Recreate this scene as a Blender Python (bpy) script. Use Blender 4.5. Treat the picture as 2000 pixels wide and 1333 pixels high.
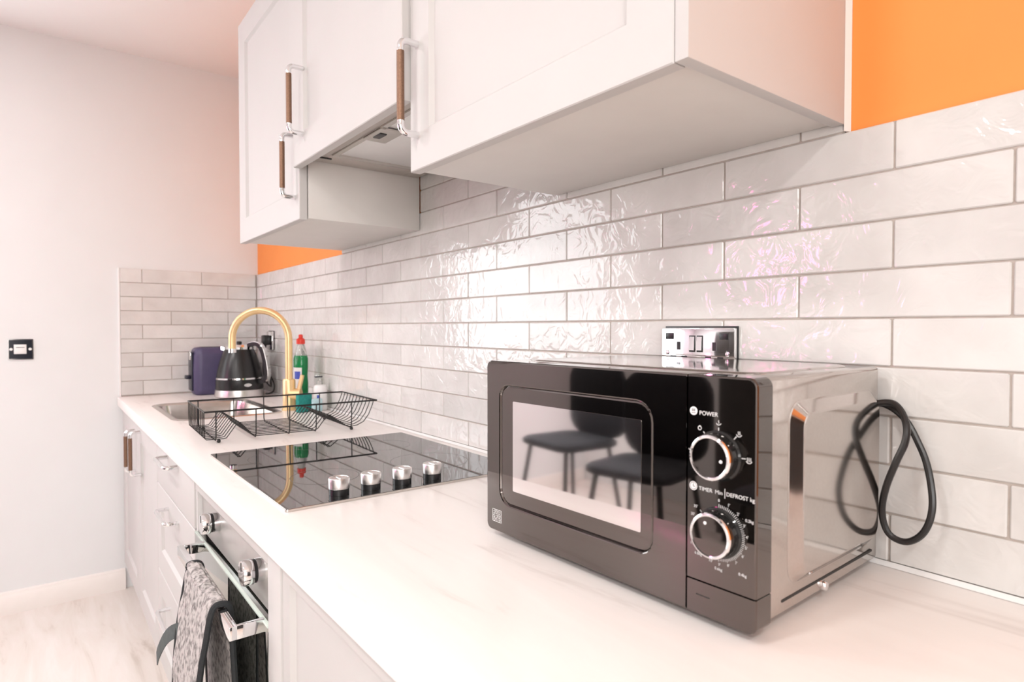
import bpy, bmesh, math, random
from mathutils import Vector, Matrix
random.seed(7)
for o in list(bpy.data.objects): bpy.data.objects.remove(o)
scene = bpy.context.scene
COL = scene.collection
PI = math.pi

# ------------------------------------------------------------------ camera
YAW, PIT = .6556, -.0217
fw = Vector((-math.cos(YAW)*math.cos(PIT), math.sin(YAW)*math.cos(PIT), math.sin(PIT)))
cam_d = bpy.data.cameras.new('camera'); cam = bpy.data.objects.new('camera', cam_d); COL.objects.link(cam)
cam.location = (3.3178, -.8916, 1.2039)
cam.rotation_euler = fw.to_track_quat('-Z', 'Y').to_euler()
cam_d.sensor_width = 36; cam_d.lens = 1200.7/2000*36; cam_d.clip_start = .02
cam_d.dof.use_dof = True; cam_d.dof.focus_distance = 1.1; cam_d.dof.aperture_fstop = 6.3
scene.camera = cam

# ------------------------------------------------------------------ light
scene.view_settings.view_transform = 'Standard'; scene.view_settings.look = 'None'
scene.view_settings.gamma = 1; scene.view_settings.use_curve_mapping = False
scene.view_settings.exposure = -0.17
world = bpy.data.worlds.new('World'); scene.world = world; world.use_nodes = True
bg = world.node_tree.nodes['Background']; bg.inputs[0].default_value = (.86, .93, 1, 1); bg.inputs[1].default_value = 1.5

def area(name, loc, direction, sx, sy, power, col, spread=PI):
    d = bpy.data.lights.new(name, 'AREA'); d.shape = 'RECTANGLE'; d.size = sx; d.size_y = sy
    d.energy = power; d.color = col; d.spread = spread
    o = bpy.data.objects.new(name, d); COL.objects.link(o); o.location = loc
    o.rotation_euler = Vector(direction).to_track_quat('-Z', 'Y').to_euler()
    return o
# daylight through the end-wall window, plus fill from an added window behind the camera
area('window_daylight', (.03, -1.90, 1.55), (1, 0, 0), 1.36, 1.12, 24, (.96, .985, 1))
area('rear_fill_light', (5.37, -2.05, 1.5), (-1, 0, 0), 1.6, 1.2, 45, (1, .97, .945))

# ------------------------------------------------------------------ materials
MATS = {}
def nodes(name):
    m = bpy.data.materials.new(name); m.use_nodes = True
    nt = m.node_tree; b = nt.nodes['Principled BSDF']; MATS[name] = m
    return m, nt, b
def setp(b, col=None, rough=None, metal=None, **k):
    if col is not None: b.inputs['Base Color'].default_value = (*col, 1)
    if rough is not None: b.inputs['Roughness'].default_value = rough
    if metal is not None: b.inputs['Metallic'].default_value = metal
    for n, v in k.items(): b.inputs[n.replace('_', ' ')].default_value = v
def mat(name, col, rough=.5, metal=0, var=.03, scale=30, bump=0, bscale=200, **k):
    """plain procedural material: slight noise variation of the colour, optional fine relief"""
    m, nt, b = nodes(name); setp(b, col, rough, metal, **k)
    tc = nt.nodes.new('ShaderNodeTexCoord')
    if var:
        n = nt.nodes.new('ShaderNodeTexNoise'); n.inputs['Scale'].default_value = scale; n.inputs['Detail'].default_value = 4
        nt.links.new(tc.outputs['Object'], n.inputs['Vector'])
        r = nt.nodes.new('ShaderNodeValToRGB')
        r.color_ramp.elements[0].color = (*[c*(1-var) for c in col], 1); r.color_ramp.elements[1].color = (*[min(1, c*(1+var)) for c in col], 1)
        r.color_ramp.elements[0].position = .3; r.color_ramp.elements[1].position = .7
        nt.links.new(n.outputs['Fac'], r.inputs[0]); nt.links.new(r.outputs[0], b.inputs['Base Color'])
    if bump:
        n2 = nt.nodes.new('ShaderNodeTexNoise'); n2.inputs['Scale'].default_value = bscale; n2.inputs['Detail'].default_value = 3
        nt.links.new(tc.outputs['Object'], n2.inputs['Vector'])
        bp = nt.nodes.new('ShaderNodeBump'); bp.inputs['Strength'].default_value = bump; bp.inputs['Distance'].default_value = .002
        nt.links.new(n2.outputs['Fac'], bp.inputs['Height']); nt.links.new(bp.outputs[0], b.inputs['Normal'])
    return m
def emis(name, col, s):
    m, nt, b = nodes(name); setp(b, col, .5); b.inputs['Emission Color'].default_value = (*col, 1); b.inputs['Emission Strength'].default_value = s
    return m

mat('white_paint', (.765, .77, .77), .6, var=.015, scale=4, bump=.05, bscale=120)
mat('ceiling_paint', (.90, .90, .90), .7, var=.01, scale=3)
mat('charcoal_paint', (.035, .034, .036), .6, var=.05, scale=5)
mat('orange_paint', (.93, .30, .06), .55, var=.02, scale=6, bump=.05, bscale=140)
mat('grout', (.47, .41, .37), .9, var=.08, scale=90)
mat('cabinet_white', (.575, .553, .540), .5, var=.008, scale=8)
mat('cabinet_carcass', (.70, .67, .64), .5, var=.02, scale=12)
mat('baseboard_paint', (.84, .79, .75), .35, var=.01)
mat('chrome', (.83, .83, .84), .06, 1, var=0)
mat('steel', (.66, .63, .60), .22, 1, var=.04, scale=60)
mat('brushed_silver', (.72, .70, .69), .32, 1, var=.03, scale=80)
mat('bronze', (.23, .135, .09), .42, .85, var=.15, scale=400, bump=.3, bscale=900)
mat('black_plastic', (.012, .012, .013), .3, var=0)
mat('black_rubber', (.014, .013, .013), .3, var=0)
mat('black_wire', (.018, .017, .017), .4, .3, var=0)
mat('black_gap', (.03, .027, .025), .8, var=0)
mat('hood_grey', (.50, .455, .42), .45, .25, var=.03, scale=60)
mat('hood_lens', (.80, .79, .78), .3, var=.01)
mat('gold', (.86, .62, .33), .30, .55, var=.03, scale=40)
mat('purple', (.075, .062, .135), .45, var=.05, scale=50)
mat('navy', (.012, .013, .03), .35, var=0)
mat('green_liquid', (.005, .30, .09), .08, var=.05, scale=30, Transmission_Weight=.35)
mat('clear_plastic', (.86, .86, .84), .08, var=0, Transmission_Weight=.75)
mat('red_plastic', (.75, .045, .025), .35, var=.03)
mat('white_plastic', (.82, .81, .80), .35, var=.01)
mat('blue_print', (.06, .10, .50), .4, var=.05)
mat('teal_foam', (.02, .26, .23), .85, var=.15, scale=120, bump=.6, bscale=500)
mat('pale_blue_foam', (.50, .70, .74), .85, var=.1, scale=120, bump=.6, bscale=500)
mat('oven_mirror', (.62, .585, .56), .07, 1, var=0)
mat('oven_steel', (.52, .49, .47), .32, .35, var=.02, scale=60)
mat('oven_glass', (.40, .42, .40), .035, 1, var=0)
mat('glass_edge', (.62, .70, .64), .15, var=.02)
mat('hob_ring', (.05, .048, .046), .3, var=0)
mat('mw_mirror', (.15, .134, .126), .035, 1, var=0)
mat('mw_body', (.53, .485, .455), .10, 1, var=.03, scale=300)
mat('mw_black', (.010, .010, .010), .05, var=0)
mat('mw_glass', (.20, .185, .18), .03, 1, var=0)
mat('print_white', (.85, .84, .83), .5, var=0)
mat('stool_fabric', (.022, .022, .028), .8, var=.2, scale=60)
mat('stool_metal', (.015, .015, .015), .35, .4, var=0)
mat('charcoal_wood', (.035, .03, .028), .45, var=.2, scale=20)
mat('black_binding', (.016, .018, .02), .75, var=.2, scale=200)
mat('grey_ribbon', (.07, .085, .085), .7, var=.2, scale=60)
mat('switch_black', (.010, .012, .02), .12, var=0)
emis('lamp_glow', (1, .93, .86), 9)
emis('pink_glow', (1, .17, .55), 26)

# hob glass: black, very shiny
mat('hob_glass', (.012, .012, .012), .02, var=0, IOR=3.6)

# handmade glazed tile: wavy glossy glaze, tone differs from tile to tile
def tile_mat():
    m, nt, b = nodes('tile_glaze'); setp(b, (.66, .62, .59), .05); b.inputs['IOR'].default_value = 1.55
    tc = nt.nodes.new('ShaderNodeTexCoord'); oi = nt.nodes.new('ShaderNodeObjectInfo')
    off = nt.nodes.new('ShaderNodeVectorMath'); off.operation = 'SCALE'; off.inputs[0].default_value = (37, 17, 53)
    nt.links.new(oi.outputs['Random'], off.inputs['Scale'])
    ad = nt.nodes.new('ShaderNodeVectorMath'); ad.operation = 'ADD'
    nt.links.new(tc.outputs['Object'], ad.inputs[0]); nt.links.new(off.outputs[0], ad.inputs[1])
    n = nt.nodes.new('ShaderNodeTexNoise'); n.inputs['Scale'].default_value = 9; n.inputs['Detail'].default_value = 3
    nt.links.new(ad.outputs[0], n.inputs['Vector'])
    r = nt.nodes.new('ShaderNodeValToRGB'); r.color_ramp.elements[0].position = .3; r.color_ramp.elements[1].position = .72
    r.color_ramp.elements[0].color = (.64, .615, .595, 1); r.color_ramp.elements[1].color = (.735, .715, .695, 1)
    nt.links.new(n.outputs['Fac'], r.inputs[0])
    hs = nt.nodes.new('ShaderNodeHueSaturation')
    mr = nt.nodes.new('ShaderNodeMapRange'); mr.inputs['To Min'].default_value = .95; mr.inputs['To Max'].default_value = 1.05
    nt.links.new(oi.outputs['Random'], mr.inputs['Value']); nt.links.new(mr.outputs[0], hs.inputs['Value'])
    nt.links.new(r.outputs[0], hs.inputs['Color']); nt.links.new(hs.outputs[0], b.inputs['Base Color'])
    w = nt.nodes.new('ShaderNodeTexNoise'); w.inputs['Scale'].default_value = 26; w.inputs['Detail'].default_value = 2.5; w.inputs['Distortion'].default_value = 1.2
    nt.links.new(ad.outputs[0], w.inputs['Vector'])
    bp = nt.nodes.new('ShaderNodeBump'); bp.inputs['Strength'].default_value = .46; bp.inputs['Distance'].default_value = .004
    nt.links.new(w.outputs['Fac'], bp.inputs['Height']); nt.links.new(bp.outputs[0], b.inputs['Normal'])
tile_mat()

# pale marble-look laminate with faint stretched veins
def vein_mat(name, c0, c1, c2, stretch, rough, rot=0, scale=3.0, dens=.57):
    m, nt, b = nodes(name); setp(b, c0, rough)
    tc = nt.nodes.new('ShaderNodeTexCoord'); mp = nt.nodes.new('ShaderNodeMapping')
    mp.inputs['Scale'].default_value = stretch; mp.inputs['Rotation'].default_value = (0, 0, rot)
    nt.links.new(tc.outputs['Object'], mp.inputs[0])
    n = nt.nodes.new('ShaderNodeTexNoise'); n.inputs['Scale'].default_value = scale; n.inputs['Detail'].default_value = 8; n.inputs['Roughness'].default_value = .6; n.inputs['Distortion'].default_value = .6
    nt.links.new(mp.outputs[0], n.inputs['Vector'])
    r = nt.nodes.new('ShaderNodeValToRGB'); e = r.color_ramp.elements
    e[0].position = .35; e[0].color = (*c0, 1); e[1].position = .8; e[1].color = (*c2, 1)
    k = e.new(dens); k.color = (*c1, 1)
    nt.links.new(n.outputs['Fac'], r.inputs[0]); nt.links.new(r.outputs[0], b.inputs['Base Color'])
vein_mat('worktop_marble', (.86, .81, .78), (.83, .775, .745), (.56, .49, .46), (1.2, 7, 1), .32, rot=math.radians(8), scale=2.2, dens=.6)
vein_mat('floor_wood', (.80, .75, .71), (.74, .675, .62), (.40, .32, .26), (1.1, 7, 1), .38, rot=math.radians(-52), scale=2.0, dens=.58)

# quilted grey cloth
def quilt_mat():
    m, nt, b = nodes('quilted_grey'); setp(b, (.36, .33, .32), .9)
    tc = nt.nodes.new('ShaderNodeTexCoord')
    n = nt.nodes.new('ShaderNodeTexNoise'); n.inputs['Scale'].default_value = 55; n.inputs['Detail'].default_value = 5
    mp = nt.nodes.new('ShaderNodeMapping'); mp.inputs['Scale'].default_value = (2.0, 2.0, 1.6)
    nt.links.new(tc.outputs['Object'], mp.inputs[0]); nt.links.new(mp.outputs[0], n.inputs['Vector'])
    r = nt.nodes.new('ShaderNodeValToRGB'); r.color_ramp.elements[0].position = .36; r.color_ramp.elements[1].position = .56
    r.color_ramp.elements[0].color = (.17, .155, .15, 1); r.color_ramp.elements[1].color = (.50, .46, .445, 1)
    nt.links.new(n.outputs['Fac'], r.inputs[0]); nt.links.new(r.outputs[0], b.inputs['Base Color'])
    bp = nt.nodes.new('ShaderNodeBump'); bp.inputs['Strength'].default_value = .5; bp.inputs['Distance'].default_value = .003
    nt.links.new(n.outputs['Fac'], bp.inputs['Height']); nt.links.new(bp.outputs[0], b.inputs['Normal'])
quilt_mat()

# perforated microwave window screen: fine light dots on dark
def mesh_mat():
    m, nt, b = nodes('mw_screen'); setp(b, (.05, .05, .05), .25, .4)
    tc = nt.nodes.new('ShaderNodeTexCoord')
    v = nt.nodes.new('ShaderNodeTexVoronoi'); v.inputs['Scale'].default_value = 330; v.inputs['Randomness'].default_value = .0
    nt.links.new(tc.outputs['Object'], v.inputs['Vector'])
    r = nt.nodes.new('ShaderNodeValToRGB'); r.color_ramp.elements[0].position = .36; r.color_ramp.elements[1].position = .46
    r.color_ramp.elements[0].color = (.34, .325, .32, 1); r.color_ramp.elements[1].color = (.72, .70, .69, 1)
    nt.links.new(v.outputs['Distance'], r.inputs[0]); nt.links.new(r.outputs[0], b.inputs['Base Color'])
    setp(b, None, .045, 1)
mesh_mat()

# ------------------------------------------------------------------ mesh helpers
def tag(o, label=None, cat=None, group=None, kind=None):
    if label: o['label'] = label
    if cat: o['category'] = cat
    if group: o['group'] = group
    if kind: o['kind'] = kind
    return o
def empty(name, loc, label, cat, rz=0, group=None):
    o = bpy.data.objects.new(name, None); COL.objects.link(o); o.location = loc; o.rotation_euler = (0, 0, rz)
    o.empty_display_size = .05
    return tag(o, label, cat, group)
def link(name, me, mats, parent=None, local=False, smooth=None):
    o = bpy.data.objects.new(name, me); COL.objects.link(o)
    for mm in ([mats] if isinstance(mats, str) else mats):
        if len(me.materials) < len([mats] if isinstance(mats, str) else mats): me.materials.append(MATS[mm])
    if parent:
        o.parent = parent
        if not local:
            M = Matrix.Identity(4); p = parent
            chain = []
            while p: chain.append(p); p = p.parent
            for p in reversed(chain):
                M = M @ p.matrix_parent_inverse @ Matrix.LocRotScale(p.location, p.rotation_euler, p.scale)
            o.matrix_parent_inverse = M.inverted()
    if smooth is not None:
        for p in me.polygons: p.use_smooth = True
        try: me.set_sharp_from_angle(angle=math.radians(smooth))
        except Exception: pass
    return o
class MB:
    """collects shapes into one mesh"""
    def __init__(s): s.bm = bmesh.new(); s.mi = 0
    def _fin(s, before):
        for f in s.bm.faces:
            if f not in before: f.material_index = s.mi
    def box(s, x0, x1, y0, y1, z0, z1, bev=0, seg=2, M=None):
        b = set(s.bm.faces)
        r = bmesh.ops.create_cube(s.bm, size=1, matrix=Matrix.Translation(((x0+x1)/2, (y0+y1)/2, (z0+z1)/2)) @ Matrix.Diagonal((x1-x0, y1-y0, z1-z0, 1)))
        vs = r['verts']
        if M: bmesh.ops.transform(s.bm, matrix=M, verts=vs)
        if bev:
            es = list({e for v in vs for e in v.link_edges})
            bmesh.ops.bevel(s.bm, geom=es, offset=bev, segments=seg, affect='EDGES', profile=.5)
        s._fin(b); return s
    def tube(s, pts, r, n=10, closed=False, caps=True):
        b = set(s.bm.faces)
        pts = [Vector(p) for p in pts]; N = len(pts); rings = []
        rr = r if isinstance(r, (list, tuple)) else [r]*N
        up = None
        for i, p in enumerate(pts):
            a = pts[i-1] if (i > 0 or closed) else p; c = pts[(i+1) % N] if (i < N-1 or closed) else p
            t = (c-a).normalized()
            if up is None:
                up = t.orthogonal().normalized()
            else:
                up = (up - t*up.dot(t))
                up = up.normalized() if up.length > 1e-6 else t.orthogonal().normalized()
            sd = t.cross(up)
            rings.append([s.bm.verts.new(p + (up*math.cos(k*2*PI/n) + sd*math.sin(k*2*PI/n))*rr[i]) for k in range(n)])
        for i in range(N if closed else N-1):
            A, B = rings[i], rings[(i+1) % N]
            for k in range(n): s.bm.faces.new((A[k], A[(k+1) % n], B[(k+1) % n], B[k]))
        if caps and not closed:
            s.bm.faces.new(rings[0][::-1]); s.bm.faces.new(rings[-1])
        s._fin(b); return s
    def lathe(s, prof, c=(0, 0, 0), axis='Z', n=32, sx=1, sy=1):
        """prof: list of (radius, height)"""
        b = set(s.bm.faces); rings = []; c = Vector(c)
        def P(r, h, a):
            x, y = r*math.cos(a)*sx, r*math.sin(a)*sy
            return c + (Vector((x, y, h)) if axis == 'Z' else Vector((x, -h, y)) if axis == 'Y' else Vector((h, x, y)))
        for r, h in prof:
            rings.append([s.bm.verts.new(P(max(r, 1e-5), h, k*2*PI/n)) for k in range(n)])
        for A, B in zip(rings, rings[1:]):
            for k in range(n): s.bm.faces.new((A[k], A[(k+1) % n], B[(k+1) % n], B[k]))
        s.bm.faces.new(rings[0][::-1]); s.bm.faces.new(rings[-1])
        s._fin(b); return s
    def prism(s, pts, d, bev=0):
        """pts: 3D polygon, extruded along vector d"""
        b = set(s.bm.faces); d = Vector(d)
        A = [s.bm.verts.new(p) for p in pts]; B = [s.bm.verts.new(Vector(p)+d) for p in pts]; n = len(pts)
        s.bm.faces.new(A[::-1]); s.bm.faces.new(B)
        for k in range(n): s.bm.faces.new((A[k], A[(k+1) % n], B[(k+1) % n], B[k]))
        s._fin(b); return s
    def ring(s, outer, inner, d):
        """frame between two loops of equal length, extruded along d"""
        b = set(s.bm.faces); d = Vector(d); n = len(outer)
        O = [s.bm.verts.new(p) for p in outer]; I = [s.bm.verts.new(p) for p in inner]
        O2 = [s.bm.verts.new(Vector(p)+d) for p in outer]; I2 = [s.bm.verts.new(Vector(p)+d) for p in inner]
        for k in range(n):
            j = (k+1) % n
            s.bm.faces.new((O[k], I[k], I[j], O[j])); s.bm.faces.new((O2[k], O2[j], I2[j], I2[k]))
            s.bm.faces.new((O[k], O[j], O2[j], O2[k])); s.bm.faces.new((I[k], I2[k], I2[j], I[j]))
        s._fin(b); return s
    def mesh(s, name):
        bmesh.ops.recalc_face_normals(s.bm, faces=s.bm.faces[:])
        me = bpy.data.meshes.new(name); s.bm.to_mesh(me); s.bm.free(); return me
    def build(s, name, mats, parent=None, local=False, smooth=35): return link(name, s.mesh(name), mats, parent, local, smooth)
def box(name, x0, x1, y0, y1, z0, z1, m, parent=None, bev=.001, local=False):
    return MB().box(x0, x1, y0, y1, z0, z1, bev).build(name, m, parent, local)
def rrect(u0, u1, v0, v1, r, f, n=6):
    """rounded rectangle loop, f maps (u,v) to 3D"""
    out = []
    for cx, cy, a0 in ((u1-r, v1-r, 0), (u0+r, v1-r, 90), (u0+r, v0+r, 180), (u1-r, v0+r, 270)):
        for k in range(n+1):
            a = math.radians(a0+90*k/n); out.append(f(cx+r*math.cos(a), cy+r*math.sin(a)))
    return out
def arc(c, r, a0, a1, f, n=8): return [f(c[0]+r*math.cos(math.radians(a0+(a1-a0)*k/n)), c[1]+r*math.sin(math.radians(a0+(a1-a0)*k/n))) for k in range(n+1)]
def bez(pts, n=10):
    """Catmull-Rom through points"""
    P = [Vector(p) for p in pts]; P = [P[0]*2-P[1]]+P+[P[-1]*2-P[-2]]; out = []
    for i in range(1, len(P)-2):
        for k in range(n):
            t = k/n; a, b_, c, d = P[i-1:i+3]
            out.append(.5*((2*b_)+(c-a)*t+(2*a-5*b_+4*c-d)*t*t+(3*b_-a-3*c+d)*t**3))
    out.append(P[-2]); return out
def text_mesh(s, size, depth=.0002, align='LEFT'):
    cu = bpy.data.curves.new('t', 'FONT'); cu.body = s; cu.size = size; cu.extrude = depth; cu.align_x = align; cu.align_y = 'CENTER'; cu.resolution_u = 3
    o = bpy.data.objects.new('t', cu); COL.objects.link(o)
    me = bpy.data.meshes.new_from_object(o); bpy.data.objects.remove(o); bpy.data.curves.remove(cu)
    return me

# ================================================================== SETTING
ZT = .887            # worktop height
ZR = 1.4766          # top of the tile field
PW, PH = .2525, .065
CEIL = 2.46
XR, YF = 5.4, -3.4   # room extents

def struct(name, o): o['kind'] = 'structure'; return o
fl = box('floor', -.1, XR, YF, .1, -.05, 0, 'floor_wood', bev=0); struct('floor', fl)
ce = box('ceiling', -.1, XR, YF, .1, CEIL, CEIL+.05, 'ceiling_paint', bev=0); struct('ceiling', ce)
wb = box('wall_back', -.1, XR, .008, .1, 0, CEIL, 'orange_paint', bev=0); struct('w', wb)
# end wall with the window opening (out of frame on the left)
WY0, WY1, WZ0, WZ1 = -2.62, -1.18, .95, 2.15
m_ = MB(); m_.box(-.1, -.008, WY1, .008, 0, CEIL).box(-.1, -.008, YF, WY0, 0, CEIL).box(-.1, -.008, WY0, WY1, 0, WZ0).box(-.1, -.008, WY0, WY1, WZ1, CEIL)
we = m_.build('wall_left', 'white_paint'); struct('w', we)
wf = box('wall_front', -.1, XR, YF-.1, YF, 0, CEIL, 'white_paint', bev=0); struct('w', wf)
# wall behind the camera, with an added fill window and an added charcoal door
m_ = MB(); m_.box(XR, XR+.1, -1.22, .1, 0, CEIL).box(XR, XR+.1, YF, -2.88, 0, CEIL).box(XR, XR+.1, -2.88, -1.22, 0, .88).box(XR, XR+.1, -2.88, -1.22, 2.12, CEIL)
wr = m_.build('wall_right', 'white_paint'); struct('w', wr)
d1 = box('added_dark_door', XR-.04, XR-.001, -1.12, -.12, .005, 2.05, 'charcoal_paint', None, .002); struct('d', d1)  # unseen door, added as a dark shape for the microwave side to reflect
m_ = MB()
for a, b_ in ((-2.88, -2.83), (-2.075, -2.025), (-1.27, -1.22)): m_.box(XR+.03, XR+.08, a, b_, .88, 2.12)
for a, b_ in ((.88, .93), (2.07, 2.12)): m_.box(XR+.03, XR+.08, -2.88, -1.22, a, b_)
w2 = m_.build('added_fill_window', 'cabinet_white'); struct('w', w2)  # unseen window, added to go with the rear fill light
# window frames
m_ = MB()
for a, b_ in ((WY0, WY0+.05), ((WY0+WY1)/2-.025, (WY0+WY1)/2+.025), (WY1-.05, WY1)): m_.box(-.085, -.035, a, b_, WZ0, WZ1)
for a, b_ in ((WZ0, WZ0+.05), (WZ1-.05, WZ1)): m_.box(-.085, -.035, WY0, WY1, a, b_)
w1 = m_.build('window_1', 'cabinet_white'); struct('w', w1)
mat('window_glass', (.95, .97, .97), .02, var=0, Transmission_Weight=1)
ym = (WY0+WY1)/2
for a, b_ in ((WY0+.05, ym-.025), (ym+.025, WY1-.05)): box('pane', -.064, -.058, a, b_, WZ0+.05, WZ1-.05, 'window_glass', w1, 0)
for a, b_ in ((-2.83, -2.075), (-2.025, -1.27)): box('pane', XR+.052, XR+.058, a, b_, .93, 2.07, 'window_glass', w2, 0)
# skirting on the end wall: flat board with a moulded top
pr = [(-.008, 0), (.010, 0), (.010, .068), (.005, .078), (.003, .09), (-.008, .094)]
sk = MB().prism([(x, -3.38, z) for x, z in pr], (0, 2.79, 0)).build('baseboard_left', 'baseboard_paint'); struct('s', sk)

# ---- tiles
def tile_mesh(w, h, t=.0072):
    return MB().box(-w/2, w/2, 0, t, -h/2, h/2, .0016, 1).mesh('tile')
TM = {}
def put_tile(parent, kind, a0, a1, z0, z1):
    w, h = round(a1-a0, 4), round(z1-z0, 4)
    if w < .008: return
    if (w, h) not in TM:
        me = tile_mesh(w, h); me.materials.append(MATS['tile_glaze']); TM[(w, h)] = me
    o = bpy.data.objects.new('tile', TM[(w, h)]); COL.objects.link(o); o.parent = parent
    d = random.uniform(-.0004, .0004)
    if kind == 'B': o.location = ((a0+a1)/2, d, (z0+z1)/2); o.rotation_euler = (random.uniform(-.006, .006), 0, random.uniform(-.004, .004))
    else: o.location = (-d, (a0+a1)/2, (z0+z1)/2); o.rotation_euler = (random.uniform(-.005, .005), 0, PI/2+random.uniform(-.003, .003))
G = .0013
XE = 3.56
for r in range(-4, 9):
    z1 = ZR - r*PH - G; z0 = ZR - (r+1)*PH + G
    lo, hi = (.001, XE) if r >= 0 else (1.125, 2.916) if r == -1 else (1.7165, 2.315)
    off = 0 if r % 2 == 0 else .5
    for k in range(-4, 14):
        b1 = 2.98 - (k+off)*PW; a1 = b1 - PW
        a, b_ = max(a1+G, lo), min(b1-G, hi)
        if a-lo < .004: a = lo
        if b_-a > .01: put_tile(wb, 'B', a, b_, z0, z1)
TE = -.5965
for r in range(9):
    z1 = ZR - r*PH - G; z0 = ZR - (r+1)*PH + G
    base = -.5051 if r % 2 == 0 else -.3865
    for k in range(-2, 4):
        a, b_ = max(base+k*PW+G-.004, TE), min(base+(k+1)*PW-G-.004, -.002)
        if b_-a > .01: put_tile(we, 'E', a, b_, z0, z1)
MB().box(0, XE, .0028, .0085, ZT-.02, ZR-.001).box(1.125, 2.916, .0028, .0085, ZR-.001, ZR+PH).box(1.7165, 2.315, .0028, .0085, ZR+PH, ZR+4*PH).build('grout_bed', 'grout', wb)
MB().box(-.0085, -.0028, TE, .0, ZT-.02, ZR-.001).build('grout_bed', 'grout', we)
box('tile_trim', -.009, .0005, TE-.008, TE-.0005, ZT, ZR+.001, 'white_plastic', we, bev=.001)
MB().prism([(0, -.0005, ZT+.0005), (0, -.006, ZT+.0005), (0, -.0005, ZT+.006)], (XE, 0, 0)).build('sealant', 'white_plastic', wb)

# ================================================================== FITTED KITCHEN
def shaker(name, x0, x1, z0, z1, yf, parent, stile=.076, thick=.02, rail=None):
    """shaker door: frame proud of a recessed centre panel"""
    bm = bmesh.new(); rail = rail or stile
    def loop(dx, dz, y): return [bm.verts.new(p) for p in ((x0+dx, y, z0+dz), (x1-dx, y, z0+dz), (x1-dx, y, z1-dz), (x0+dx, y, z1-dz))]
    L = [loop(0, 0, yf+thick), loop(0, 0, yf+.0015), loop(.0015, .0015, yf), loop(stile, rail, yf), loop(stile+.006, rail+.006, yf+.008), loop(stile+.0075, rail+.0075, yf+.0085)]
    bm.faces.new(L[0])
    for A, B in zip(L, L[1:]):
        for k in range(4): bm.faces.new((A[k], A[(k+1) % 4], B[(k+1) % 4], B[k]))
    bm.faces.new(L[-1])
    bmesh.ops.recalc_face_normals(bm, faces=bm.faces[:])
    me = bpy.data.meshes.new(name); bm.to_mesh(me); bm.free()
    return link(name, me, 'cabinet_white', parent)
def bar_handle(x, zc, yf, parent, L=.160, proj=.034):
    """vertical handle: chrome elbows, knurled bronze grip"""
    m = MB(); y = yf-proj; h = L/2; r = .0062
    for s in (1, -1):
        m.mi = 0
        m.tube([(x, yf+.0005, zc+s*h), (x, y+.012, zc+s*h)] + [(x, y+.012-.012*math.sin(a*PI/12), zc+s*(h-.012+.012*math.cos(a*PI/12))) for a in range(1, 7)] + [(x, y, zc+s*(h-.020))], r, 12)
    m.mi = 1; m.tube([(x, y, zc-h+.020), (x, y, zc+h-.020)], .0068, 14)
    return m.build('handle', ['chrome', 'bronze'], parent)
def bow_handle(xc, z, yf, parent, L=.165, proj=.034):
    m = MB(); y = yf-proj; h = L/2; pts = [(xc-h, yf+.0005, z), (xc-h, y+.012, z)]
    pts += [(xc-h+.012-.012*math.cos(a*PI/10), y+.012-.012*math.sin(a*PI/10), z) for a in range(1, 6)]
    pts += [(xc+h-.012+.012*math.sin(a*PI/10), y+.012-.012*math.cos(a*PI/10), z) for a in range(0, 6)]
    pts += [(xc+h, yf+.0005, z)]
    m.tube(pts, .0058, 10); return m.build('handle', 'chrome', parent)

# ---- wall cabinets
ZC = 1.4856; ZCT = 2.208; YD = -.353
def carcass(parent, x0, x1, y0, z0, z1, name='body'):
    return box(name, x0, x1, y0, -.002, z0, z1, 'cabinet_carcass', parent, .0008)
c = empty('wall_cabinet', (1.415, -.17, ZC), 'tall white shaker wall cabinet nearest the corner, hung above the sink', 'cabinet')
carcass(c, 1.122, 1.716, -.3295, ZC+.004, ZCT)
d = shaker('door', 1.12, 1.714, ZC, ZCT, YD, c); bar_handle(1.684, 1.626, YD, d)
c = empty('hood_cabinet', (2.02, -.17, 1.615), 'short white shaker cabinet above the hob hiding the extractor', 'cabinet')
carcass(c, 1.719, 2.311, -.346, 1.70, ZCT)
d = shaker('door', 1.717, 2.313, 1.615, ZCT, YD-.016, c); bar_handle(1.792, 1.762, YD-.016, d)
c = empty('wall_cabinet', (2.61, -.17, ZC), 'large white shaker wall cabinet hung directly above the microwave', 'cabinet')
carcass(c, 2.317, 2.8980, -.3295, ZC+.004, ZCT)
d = shaker('door', 2.315, 2.899, ZC, ZCT, YD, c, stile=.066, rail=.066); bar_handle(2.343, 1.626, YD, d)
box('end_panel', 2.9005, 2.918, YD, -.002, ZC, ZCT, 'cabinet_white', c, .0012)
MB().prism([(2.9182, .0075, ZR), (2.9182, -.004, ZR), (2.9225, .0075, ZR)], (0, 0, ZCT-ZR)).build('sealant', 'white_plastic', c)

# ---- extractor hood built under the short cabinet
h = empty('extractor_hood', (2.015, -.17, 1.643), 'grey metal extractor hood with white lens set under the short cabinet', 'hood')
m_ = MB(); m_.box(1.720, 2.311, -.346, -.012, 1.648, 1.698, .001)
m_.box(1.720, 2.311, -.346, -.300, 1.640, 1.648, .001).box(1.720, 2.311, -.060, -.012, 1.640, 1.648, .001)
m_.box(1.720, 1.800, -.300, -.060, 1.640, 1.648, .001).box(2.235, 2.311, -.300, -.060, 1.640, 1.648, .001)
m_.build('housing', 'hood_grey', h)
fr = MB().ring(rrect(1.80, 2.235, -.30, -.06, .006, lambda u, v: (u, v, 1.6365)), rrect(1.812, 2.223, -.288, -.072, .004, lambda u, v: (u, v, 1.6365)), (0, 0, .01)).build('filter_frame', 'steel', h)
box('lens', 1.812, 2.223, -.288, -.072, 1.642, 1.6475, 'hood_lens', h, .001)
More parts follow.
